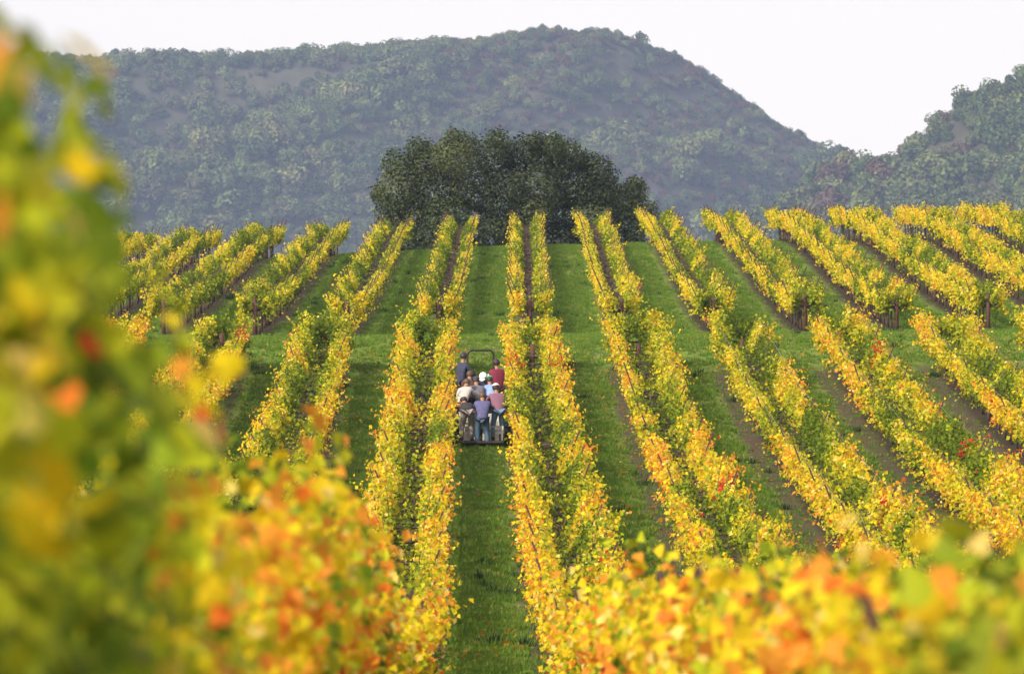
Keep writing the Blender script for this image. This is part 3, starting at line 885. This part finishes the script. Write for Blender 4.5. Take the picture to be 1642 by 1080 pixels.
def instancer(name, co, scale, rot, src_objs, which):
    """ONE object whose points carry copies of small source meshes (uncountable growth only)"""
    me = bpy.data.meshes.new(name); me.vertices.add(len(co)); me.vertices.foreach_set('co', np.asarray(co, np.float32).ravel())
    for nm, ty, val in (('psc', 'FLOAT', scale), ('prz', 'FLOAT', rot), ('pid', 'INT', which)):
        a = me.attributes.new(nm, ty, 'POINT'); a.data.foreach_set('value', np.asarray(val, np.float32 if ty == 'FLOAT' else np.int32))
    o = bpy.data.objects.new(name, me); COL.objects.link(o)
    ng = bpy.data.node_groups.new(name, 'GeometryNodeTree')
    ng.interface.new_socket('Geometry', in_out='INPUT', socket_type='NodeSocketGeometry')
    ng.interface.new_socket('Geometry', in_out='OUTPUT', socket_type='NodeSocketGeometry')
    n, l = ng.nodes, ng.links
    gi, go = n.new('NodeGroupInput'), n.new('NodeGroupOutput')
    join = n.new('GeometryNodeJoinGeometry')
    def na(nm, ty):
        x = n.new('GeometryNodeInputNamedAttribute'); x.data_type = ty; x.inputs[0].default_value = nm; return x.outputs[0]
    sc, rz, pid = na('psc', 'FLOAT'), na('prz', 'FLOAT'), na('pid', 'INT')
    cx = n.new('ShaderNodeCombineXYZ'); l.new(rz, cx.inputs[2])
    for i, so in enumerate(src_objs):
        oi = n.new('GeometryNodeObjectInfo'); oi.inputs[0].default_value = so; oi.transform_space = 'ORIGINAL'
        oi.inputs['As Instance'].default_value = True
        cmp = n.new('FunctionNodeCompare'); cmp.data_type = 'INT'; cmp.operation = 'EQUAL'
        l.new(pid, cmp.inputs[2]); cmp.inputs[3].default_value = i
        ip = n.new('GeometryNodeInstanceOnPoints')
        l.new(gi.outputs[0], ip.inputs['Points']); l.new(cmp.outputs[0], ip.inputs['Selection'])
        l.new(oi.outputs['Geometry'], ip.inputs['Instance']); l.new(cx.outputs[0], ip.inputs['Rotation']); l.new(sc, ip.inputs['Scale'])
        l.new(ip.outputs[0], join.inputs[0])
    l.new(join.outputs[0], go.inputs[0])
    md = o.modifiers.new('scatter', 'NODES'); md.node_group = ng
    tag(o, kind='stuff')
    return o
crown_src = []
for cm in CROWNS + CROWNS_P[:1]:
    crown_src.append(next(o for o in COL.objects if o.name.startswith('crown') and o.data == cm))
wh = RNG.integers(0, 6, len(rest)); wh[RNG.random(len(rest)) < .1] = 6
P_[:, 2] -= .8 * P_[:, 3]
instancer('hillside_forest', P_[rest, :3], P_[rest, 3], RNG.uniform(0, 6.28, len(rest)), crown_src, wh)

# low scrub between the trees
sp = []
def scrub_pts(fn, xr, yr, step, hill):
    xs_, ys_ = np.meshgrid(np.arange(*xr, step), np.arange(*yr, step))
    xs_ = xs_.ravel() + RNG.uniform(-.5, .5, xs_.size) * step; ys_ = ys_.ravel() + RNG.uniform(-.5, .5, ys_.size) * step
    k_ = np.abs(xs_) < .0905 * ys_ + 4
    xs_, ys_ = xs_[k_], ys_[k_]; zs_ = fn(xs_, ys_); px_ = 821 + F_PX * xs_ / ys_; py_ = 300 - F_PX * zs_ / ys_
    k_ = py_ < 425
    sc_ = RNG.uniform(.30, .62, len(xs_))
    brown = np.clip(sstep(620, 760, px_) * (1 - sstep(300, 360, py_)) * .55 + .12, 0, 1) * (1 - hill * .7)
    wh_ = np.where(RNG.random(len(xs_)) < brown * (noise2(xs_ / 12, ys_ / 12, 3) + .3), 7, RNG.integers(0, 7, len(xs_)))
    sp.append(np.stack([xs_ * HS, ys_ * HS, zs_ * HS - .9 * sc_ * HS, sc_ * HS, wh_], 1)[k_])
scrub_pts(h_main, (-175, 130), (1500, 1706), 3.0, 0)
scrub_pts(h_right, (40, 130), (1115, 1266), 3.0, 1)
sp = np.concatenate(sp)
rust_src = next(o for o in COL.objects if o.name.startswith('crown') and o.data in CROWNS_R)
instancer('hillside_scrub', sp[:, :3], sp[:, 3], RNG.uniform(0, 6.28, len(sp)), crown_src + [rust_src], sp[:, 4])

# ------------------------------------------------------------------ grass, weeds and fallen leaves
def tuft(name, blades, h, w, mat):
    V = []; Fc = []
    for i in range(blades):
        a = random.uniform(0, 6.28); r0 = random.uniform(0, w * .5); hh = h * random.uniform(.5, 1.2); le = random.uniform(.2, .9) * hh
        bx, by = math.cos(a) * r0, math.sin(a) * r0; ta = a + 1.57; bw = .012 + .1 * w * .12
        tx, ty = bx + math.cos(a) * le, by + math.sin(a) * le
        b = len(V)
        V += [(bx - math.cos(ta) * bw, by - math.sin(ta) * bw, -.02), (bx + math.cos(ta) * bw, by + math.sin(ta) * bw, -.02), (tx, ty, hh)]
        Fc.append((b, b + 1, b + 2))
    me = bpy.data.meshes.new(name); me.from_pydata(V, [], Fc); me.update()
    a = me.color_attributes.new('col', 'FLOAT_COLOR', 'POINT'); a.data.foreach_set('color', [1.] * (4 * len(V)))
    me.materials.append(mat); return me
M_GRASS = leaf_mat('grass_blade', 'ramp', .35, .6, .15, [(0., (.085, .175, .014)), (.5, (.13, .23, .022)), (.85, (.165, .25, .03)), (1., (.25, .25, .07))])
M_WEED = leaf_mat('weed_leaf', 'ramp', .25, .6, .2, [(0., (.025, .055, .014)), (1., (.045, .085, .022))])
gsrc = []
for i in range(3):
    o = link_mesh('grass_tuft', tuft('grass_tuft', 12, .085, .22, M_GRASS)); x = x_low(0, 150) + 1.5 + i * .25; o.location = (x, 150 + i, zgf(x, 150 + i)); tag(o, kind='stuff'); gsrc.append(o)
def frac_row(x, y): 
    u = np.where(y < 199, (x + 0.0073 * y + 1.40) / PITCH, (x - 0.0008 * y + 2.90) / PITCH)
    return np.abs(u - np.round(u)) * PITCH
n0 = 460000
y = RNG.uniform(88, 312, n0); x = RNG.uniform(-1, 1, n0) * (.0905 * y + 1)
blk = (y < 190) | ((y > 207) & (y < 307))
d = frac_row(x, y)
lim = np.where(y < 199, 1.0, .75) + .5 * (noise2(x * 1.3, y * .6, 8) - .5)
keep = (~blk | (d > lim) | (RNG.random(n0) < .22 * noise2(x, y * .4, 66) * (d > .3))) & (RNG.random(n0) < .25 + .75 * noise2(x / .8, y / 1.6, 21))
x, y = x[keep], y[keep]
instancer('grass', np.stack([x, y, zg(x, y)], 1), RNG.uniform(.6, 1.5, len(x)), RNG.uniform(0, 6.28, len(x)), gsrc, RNG.integers(0, 3, len(x)))
wsrc = link_mesh('weed_clump', tuft('weed_clump', 40, .16, .45, M_WEED)); xw = x_up(0, 240) + 1.6; wsrc.location = (xw, 240, zgf(xw, 240)); tag(wsrc, kind='stuff')
n0 = 2600
y = RNG.uniform(88, 296, n0); x = RNG.uniform(-1, 1, n0) * (.0905 * y + 1)
keep = (frac_row(x, y) > .5) & (noise2(x / 2.2, y / 5., 33) > .62) & ~((np.abs(x - (.3 - .0073 * y)) < .9) & (y > 160) & (y < 176))
x, y = x[keep], y[keep]
instancer('weeds', np.stack([x, y, zg(x, y)], 1), RNG.uniform(.5, 1.6, len(x)), RNG.uniform(0, 6.28, len(x)), [wsrc], np.zeros(len(x)))
n0 = 30000
y = RNG.uniform(60, 200, n0); x = RNG.uniform(-1, 1, n0) * (.0905 * y + 1)
keep = RNG.random(n0) < np.clip(noise2(x / 1.6, y / 4., 44) * 1.6 - .55, .03, 1)
x, y = x[keep], y[keep]; n_ = len(x)
cc = np.stack([x, y, zg(x, y) + RNG.uniform(.03, .07, n_)], 1)
w = np.zeros((n_, 8)); w[:, 3] = .6; w[:, 4] = 1; w[:, 5] = .5; w[:, 7] = .3; w[:, 2] = .3
V, T = leaf_quads(cc, np.array([0, 0, 1.]) + RNG.normal(0, .35, (n_, 3)), RNG.uniform(.06, .13, n_), RNG.uniform(0, 6.28, n_))
link_mesh('fallen_leaves', np_mesh('fallen_leaves', V, T, np.repeat(pick_colors(w) * .6, 4, 0)), M_LEAF, kind='stuff')

# ------------------------------------------------------------------ tractor, trailer, crates and pickers
XC = lambda y: .30 - .0073 * y          # middle of the alley
M_BLACK = simple_mat('black_paint', (.012, .012, .013), .45, noise=.2)
M_TYRE = simple_mat('tyre_rubber', (.02, .019, .018), .9, noise=.4, scale=20)
M_RIM = simple_mat('rim_paint', (.18, .17, .15), .6, noise=.3)
M_BODY = simple_mat('tractor_paint', (.06, .065, .07), .45, noise=.2)
M_DECK = simple_mat('rusty_deck', (.045, .03, .024), .85, noise=.5, scale=8)
M_CRATE = simple_mat('white_plastic', (.62, .60, .56), .5, noise=.12)
M_GRAPE = simple_mat('dark_grapes', (.03, .012, .035), .4, noise=.4, scale=40)
M_SEAT = simple_mat('black_vinyl', (.02, .02, .02), .6)

def wheel(parent, x, y, z, r, w, name='wheel'):
    m = MB(); prof = [(-w / 2, r * .62), (-w / 2, r * .92), (-w * .3, r), (w * .3, r), (w / 2, r * .92), (w / 2, r * .62)]
    n = 22; V = []; Fc = []
    for i in range(n):
        a = 2 * math.pi * i / n
        for px, pr in prof: V.append((px, math.cos(a) * pr, math.sin(a) * pr))
    k = len(prof)
    for i in range(n):
        for j in range(k):
            Fc.append((i * k + j, ((i + 1) % n) * k + j, ((i + 1) % n) * k + (j + 1) % k, i * k + (j + 1) % k))
    m.add(V, Fc)
    for i in range(n):
        a = 2 * math.pi * (i + .5) / n
        m.box((0, math.cos(a) * r * 1.0, math.sin(a) * r * 1.0), (w * .9, .03, .05), Matrix.Rotation(a, 3, 'X'))
    t = m.build(name, M_TYRE, parent, (x, y, z))
    MB().tube([(-w * .32, 0, 0), (w * .32, 0, 0)], r * .62, 18).tube([(-w * .52, 0, 0), (w * .52, 0, 0)], r * .16, 10).build('rim', M_RIM, t)
    return t

YT = 164.4
def slope(y): return math.atan2(zgf(XC(y + 1), y + 1) - zgf(XC(y - 1), y - 1), 2.)
trailer = empty('trailer', (XC(YT), YT, zgf(XC(YT), YT)), .0073)
tag(trailer, 'low dark trailer carrying the pickers and white crates between two vine rows', 'trailer')
MB().box((0, .8, .46), (1.26, 3.0, .06)).box((-.60, .8, .40), (.06, 3.0, .10)).box((.60, .8, .40), (.06, 3.0, .10)).build('deck', M_DECK, trailer)
MB().box((0, -.98, .16), (1.28, .52, .05)).box((-.55, -.75, .28), (.05, .05, .3)).box((.55, -.75, .28), (.05, .05, .3)).build('rear_step', M_DECK, trailer)
MB().tube([(0, 2.3, .40), (0, 3.1, .42)], .05, 8).build('drawbar', M_DECK, trailer)
MB().tube([(-.72, .2, .34), (.72, .2, .34)], .045, 8).build('axle', M_BLACK, trailer)
for sx in (-.76, .76): wheel(trailer, sx, .2, .33, .33, .2)
for sx in (-.6, .6):
    for yy in (.0, 2.2):
        MB().tube([(sx, yy, .49), (sx, yy, .95)], .022, 6).build('side_post', M_BLACK, trailer)
    MB().tube([(sx, .0, .95), (sx, 2.2, .95)], .022, 6).build('side_rail', M_BLACK, trailer)

YR = 168.6
tractor = empty('tractor', (XC(YR), YR, zgf(XC(YR), YR)), .0073)
tag(tractor, 'narrow vineyard tractor with a black roll bar arch ahead of the trailer', 'tractor')
MB().box((0, 1.5, .92), (.56, 1.3, .5)).build('hood', M_BODY, tractor, bevel=.06)
MB().box((0, .5, .62), (.5, 2.2, .34)).build('chassis', M_BLACK, tractor, bevel=.03)
for sx in (-.52, .52):
    wheel(tractor, sx, 0, .52, .52, .28); wheel(tractor, sx * .9, 1.75, .34, .34, .2)
    MB().tube([(sx, -.5, .95), (sx, -.25, 1.1), (sx, .15, 1.14), (sx, .5, .98)], .10, 6).build('fender', M_BODY, tractor, smooth=True)
MB().box((0, -.05, .95), (.44, .42, .12)).box((0, -.26, 1.15), (.42, .09, .36)).build('seat', M_SEAT, tractor, bevel=.03)
MB().tube([(0, .78, .95), (0, .55, 1.25)], .025, 6).tube([(.17 * math.cos(a), .55 + .07 * math.sin(a), 1.27 + .16 * math.sin(a)) for a in np.linspace(0, 6.28, 17)], .016, 5).build('steering_wheel', M_BLACK, tractor)
arch = [(-.41, -.35, .8), (-.40, -.36, 1.5), (-.385, -.37, 2.32)] + [(-.385 + .13 - .13 * math.cos(a), -.37, 2.32 + .16 * math.sin(a)) for a in np.linspace(.2, 1.57, 6)]
arch = arch + [(-x_, y_, z_) for x_, y_, z_ in arch[::-1]]
MB().tube(arch, .032, 8).build('roll_bar', M_BLACK, tractor, smooth=True)

def crate_mesh():
    m = MB(); L, W, H, t = .58, .38, .19, .018
    m.box((0, 0, t / 2), (L, W, t))
    for k in range(5):                       # slatted long and short sides
        z = .03 + k * .038
        for sy in (-1, 1): m.box((0, sy * (W / 2 - t / 2), z), (L, t, .022))
        for sx in (-1, 1): m.box((sx * (L / 2 - t / 2), 0, z), (t, W - 2 * t - .004, .022))
    for sx in (-1, 1):
        for sy in (-1, 1): m.box((sx * (L / 2 - .02), sy * (W / 2 - .006 + .008), H / 2), (.05, .02, H))
    for q in (-.14, 0, .14):
        for sy in (-1, 1): m.box((q, sy * (W / 2 + .001), H / 2), (.02, .02, H))
    for sy in (-1, 1): m.box((0, sy * (W / 2 - .002), H), (L + .02, .03, .02))
    for sx in (-1, 1): m.box((sx * (L / 2 - .002), 0, H), (.03, W - .04, .02))
    me = m.mesh('crate'); me.materials.append(M_CRATE); return me
CR = crate_mesh()
zt = zgf(XC(YT), YT)
def crates(dx, dy, zb, n, where):
    for i in range(n):
        o = link_mesh('crate', CR, None); o.location = (XC(YT) + dx + random.uniform(-.015, .015), YT + dy, zt + zb + i * .205)
        o.rotation_euler = (0, 0, random.uniform(-.05, .05))
        lv = 'topmost' if i == n - 1 else ['bottom', 'second from bottom', 'third from bottom', 'fourth from bottom'][i]
        tag(o, f'white slatted crate, {lv} of stack {where}', 'crate', 'white picking crates on the trailer')
crates(-.33, -.58, .19, 4, 'between the two rear pickers')
crates(.36, -.58, .19, 2, 'at right rear of trailer')
crates(-.28, .25, .50, 2, 'before the cream shirt picker')
crates(.26, .30, .50, 2, 'before the plum shirt picker')

SKIN = simple_mat('skin', (.30, .16, .10), .6, noise=.1)
def cloth(name, c): return simple_mat(name, c, .9, noise=.22, scale=14)
HAIR = simple_mat('dark_hair', (.018, .013, .011), .6, noise=.3)
BRH = simple_mat('brown_hair', (.07, .04, .025), .6, noise=.3)

def skin_obj(name, verts, edges, radii, root, mat, parent, sub=2):
    me = bpy.data.meshes.new(name); me.from_pydata([tuple(v) for v in verts], edges, [])
    o = bpy.data.objects.new(name, me); COL.objects.link(o)
    o.modifiers.new('skin', 'SKIN').use_smooth_shade = True
    sv = me.skin_vertices[0].data
    for i, r in enumerate(radii):
        sv[i].radius = (r, r) if not hasattr(r, '__len__') else r
        sv[i].use_root = (i == root)
    ss = o.modifiers.new('sub', 'SUBSURF'); ss.levels = sub; ss.render_levels = sub
    dg = bpy.context.evaluated_depsgraph_get(); dg.update()
    m2 = bpy.data.meshes.new_from_object(o.evaluated_get(dg))
    o.modifiers.clear(); o.data = m2; m2.name = name
    m2.materials.clear(); m2.materials.append(mat)
    m2.polygons.foreach_set('use_smooth', [True] * len(m2.polygons))
    o.parent = parent
    return o

def person(label, dx, dy, zf, yaw, lean, head, shirt, trousers, hair=HAIR, cap=None, bill=0, arm=(45, 45), stance=.13, bend=.0, height=1.70, stripes=None, hood=False):
    """yaw 0 looks away from the camera (+y). angles in degrees; bend = knee bend in m"""
    k = height / 1.70
    loc = (XC(YT) + dx, YT + dy, zt + zf)
    root = empty('person', loc, R(yaw))
    tag(root, label, 'person', 'grape pickers on and behind the trailer')
    le = R(lean); d = Vector((0, math.sin(le), math.cos(le)))
    hip = Vector((0, -.22 * math.sin(le), (.90 - bend) * k))
    waist = hip + d * .14 * k; chest = hip + d * .34 * k; nb = hip + d * .50 * k
    ha = R(lean * .75 + head); hd = Vector((0, math.sin(ha), math.cos(ha)))
    neck = nb + (d + hd).normalized() * .07 * k
    hf = Vector((0, math.cos(ha), -math.sin(ha)))     # face direction
    jaw = neck + hd * .06 * k + hf * .02; mid = neck + hd * .13 * k + hf * .015; top = neck + hd * .205 * k
    V = [hip, waist, chest, nb, neck, jaw, mid, top]; Rr = [.105, (.115, .085), (.120, .09), .065, .056, .074, .088, .060]
    E = [(0, 1), (1, 2), (2, 3), (3, 4), (4, 5), (5, 6), (6, 7)]
    def av(p, r, par):
        V.append(Vector(p)); Rr.append(r); E.append((par, len(V) - 1)); return len(V) - 1
    av(mid + hf * .105 - hd * .02, .016, 6)                                    # nose
    for sx in (-1, 1): av(mid + Vector((sx * .088, 0, 0)), .017, 6)           # ears
    sh, arms_i, legs_i = {}, {}, {}
    for sx, aa in ((-1, arm[0]), (1, arm[1])):
        s0 = av(nb - d * .045 * k + Vector((sx * .185 * k, 0, 0)), .050, 2)
        a = R(aa); ud = Vector((sx * .18, math.sin(a), -math.cos(a))).normalized()
        el = V[s0] + ud * .28 * k; e = av(el, .046, s0)
        a2 = R(min(aa + 28, 120)); fd = Vector((-sx * .25, math.sin(a2), -math.cos(a2))).normalized()
        wr = el + fd * .25 * k; w = av(wr, .030, e)
        pm = av(wr + fd * .07, .034, w)
        side = fd.cross(Vector((1, 0, 0))).normalized()
        for q in range(4):
            b = av(wr + fd * (.125 - .006 * abs(q - 1.4)) + Vector(((q - 1.5) * .021, 0, 0)), .0095, pm)
            av(wr + fd * (.165 - .008 * abs(q - 1.4)) + Vector(((q - 1.5) * .022, 0, 0)) + side * .02, .0085, b)
        b = av(wr + fd * .06 + Vector((-sx * .055, 0, 0)), .011, w); av(wr + fd * .10 + Vector((-sx * .062, 0, 0)), .009, b)
        arms_i[sx] = (s0, e, w)
        hpj = av(hip + Vector((sx * .095 * k, 0, -.06)), .10, 0)
        kn = Vector((sx * stance, .04 + bend * .9, (.47 - bend * .35) * k)); kI = av(kn, .062, hpj)
        an = Vector((sx * (stance + .02), -.04, .085)); aI = av(an, .043, kI)
        tI = av((sx * (stance + .045), .14, .035), .036, aI)
        legs_i[sx] = (hpj, kI, aI, tI)
    skin_obj('body', V, E, Rr, 0, SKIN, root, 1)
    # shirt: torso and sleeves a little larger than the body
    sv = [hip - d * .10, waist, chest, nb - d * .015]; sr = [(.170, .145), (.175, .135), (.195, .145), .105]; se = [(0, 1), (1, 2), (2, 3)]
    for sx in (-1, 1):
        s0, e, w = arms_i[sx]; b = len(sv)
        sv += [V[s0], V[e], V[e].lerp(V[w], .82)]; sr += [.080, .062, .046]; se += [(2, b), (b, b + 1), (b + 1, b + 2)]
    skin_obj('shirt', sv, se, sr, 1, shirt, root, 1)
    tv = [hip + d * .05]; tr = [(.160, .145)]; te = []
    for sx in (-1, 1):
        hpj, kI, aI, tI = legs_i[sx]; b = len(tv)
        tv += [V[hpj], V[kI], V[aI] + Vector((0, 0, .02))]; tr += [.118, .082, .064]; te += [(0, b), (b, b + 1), (b + 1, b + 2)]
    skin_obj('trousers', tv, te, tr, 0, trousers, root, 1)
    for sx in (-1, 1):
        aI, tI = legs_i[sx][2:]
        MB().tube([V[aI] + Vector((0, -.05, -.03)), V[aI] + Vector((0, .04, -.03)), V[tI] + Vector((0, .04, 0))], [.05, .058, .045], 8).build('boot', HAIR, root, smooth=True)
    if stripes:
        for sx in (-1, 1):
            s0, e, w = arms_i[sx]
            for q in (.42, .62):
                MB().tube([V[s0].lerp(V[e], q - .035), V[s0].lerp(V[e], q + .035)], [.079 - q * .015] * 2, 10).build('sleeve_stripe', stripes, root, smooth=True)
    # hair, cap: domes on the skull
    rot = Vector((0, 0, 1)).rotation_difference(hd).to_matrix()
    def dome(name, mat, rad, zlo, sc=(1, 1, 1), off=Vector()):
        bm = bmesh.new(); bmesh.ops.create_uvsphere(bm, u_segments=16, v_segments=10, radius=rad)
        bmesh.ops.delete(bm, geom=[v for v in bm.verts if v.co.z < zlo * rad or (zlo < 0 and v.co.y > .45 * rad and v.co.z < .35 * rad)], context='VERTS')
        for v in bm.verts: v.co = rot @ Vector((v.co.x * sc[0], v.co.y * sc[1], v.co.z * sc[2])) + mid + off
        me = bpy.data.meshes.new(name); bm.to_mesh(me); bm.free(); me.polygons.foreach_set('use_smooth', [True] * len(me.polygons))
        return link_mesh(name, me, mat, root)
    dome('hair', hair, .110, -.80, (.95, 1.05, 1.1), -hf * .016 + hd * .012)
    for sx in (-1, 1):
        bm = bmesh.new(); bmesh.ops.create_icosphere(bm, subdivisions=1, radius=.011)
        for v in bm.verts: v.co = v.co + mid + hf * .086 + Vector((sx * .034, 0, 0)) + hd * .01
        me = bpy.data.meshes.new('eye'); bm.to_mesh(me); bm.free(); link_mesh('eye', me, HAIR, root)
    if cap:
        cobj = dome('cap', cap, .120, .05, (.97, 1.07, 1.05), hd * .02)
        b = []
        for i in range(9):
            a = math.pi * i / 8
            b.append(mid + hd * .03 + Vector((math.cos(a) * .085, 0, 0)) + hf * bill * (.10 + .095 * math.sin(a)))
        vv = [p for p in b] + [p + hd * .012 for p in b]
        n = 9
        ff = [tuple(range(n)), tuple(range(2 * n - 1, n - 1, -1))] + [(i, i + n, i + 1 + n, i + 1) for i in range(n - 1)] + [(n - 1, 2 * n - 1, n, 0)]
        MB().add(vv, ff).build('bill', cap, cobj)
    return root

C_NAVY = cloth('navy_cloth', (.030, .036, .075)); C_MAROON = stripe_mat('maroon_cloth', (.16, .012, .035), (.18, .016, .04), 4)
C_LBLUE = cloth('light_blue_cloth', (.20, .29, .54)); C_PLUM = stripe_mat('plum_cloth', (.16, .07, .11), (.21, .10, .15), 14)
C_CREAM = stripe_mat('cream_cloth', (.48, .45, .42), (.30, .28, .29), 12); C_GREY = stripe_mat('grey_stripe_cloth', (.17, .16, .19), (.08, .08, .11), 16)
C_BLACK = cloth('black_cloth', (.025, .022, .03)); C_PURP = cloth('violet_cloth', (.085, .085, .20)); C_JEAN = cloth('denim', (.06, .12, .20)); C_LJEAN = cloth('light_denim', (.12, .19, .30))
C_STONE = cloth('stone_trousers', (.24, .21, .21)); C_DARK = cloth('dark_trousers', (.025, .025, .03)); C_WHITE = cloth('white_cap', (.80, .78, .74)); C_TEAL = cloth('teal_cap', (.02, .36, .30))
C_VIO = cloth('purple_cap', (.10, .05, .18)); C_STRAW = cloth('straw_cap', (.66, .52, .38)); C_WINE = cloth('brown_jacket', (.06, .025, .028))

person('person in a navy jacket with dark hair standing left of the roll bar', -.56, 2.2, .86, -55, 4, 8, C_NAVY, C_DARK, height=1.76, arm=(20, 35))
person('person in a maroon jacket with white sleeve stripes standing right of the roll bar', .47, 2.25, .72, 25, 6, 5, C_MAROON, C_DARK, arm=(25, 20), stripes=C_WHITE)
person('person in a dark brown top stooping behind the one in the cream shirt', -.36, 1.75, .49, -10, 20, 10, C_WINE, C_DARK, hair=BRH, arm=(50, 50), height=1.64)
person('person in a white cap and dark blue jacket bent toward the camera over the crates', .13, 1.95, .49, 165, 28, 25, C_NAVY, C_DARK, cap=C_WHITE, bill=1, arm=(55, 55), height=1.66)
person('person in a light blue shirt and green cap bent over near the white caps', .27, 1.05, .49, 4, 54, -12, C_LBLUE, C_DARK, cap=C_TEAL, bill=1, arm=(60, 60))
person('person in a cream striped shirt and black trousers at the trailer left', -.52, .30, .35, -25, 34, 12, C_CREAM, C_DARK, hair=BRH, arm=(45, 55), height=1.68)
person('person in a grey striped shirt and purple cap in the middle of the group', -.12, .75, .49, 5, 44, 5, C_GREY, C_DARK, cap=C_VIO, bill=1, arm=(60, 60), height=1.62)
person('person in a plum shirt, white cap and blue jeans at the right rear', .49, -.70, .19, 14, 30, 0, C_PLUM, C_LJEAN, cap=C_WHITE, bill=-1, arm=(55, 55), height=1.68)
person('person in a black top and stone trousers bending far over at the left rear', -.40, -.98, .19, 12, 72, 0, C_BLACK, C_STONE, cap=C_STRAW, bill=1, arm=(70, 70), height=1.66)
person('person in a violet shirt and blue jeans with brown hair at the rear middle', .05, -1.10, .0, 0, 26, 18, C_PURP, C_JEAN, hair=BRH, arm=(55, 55), height=1.64)
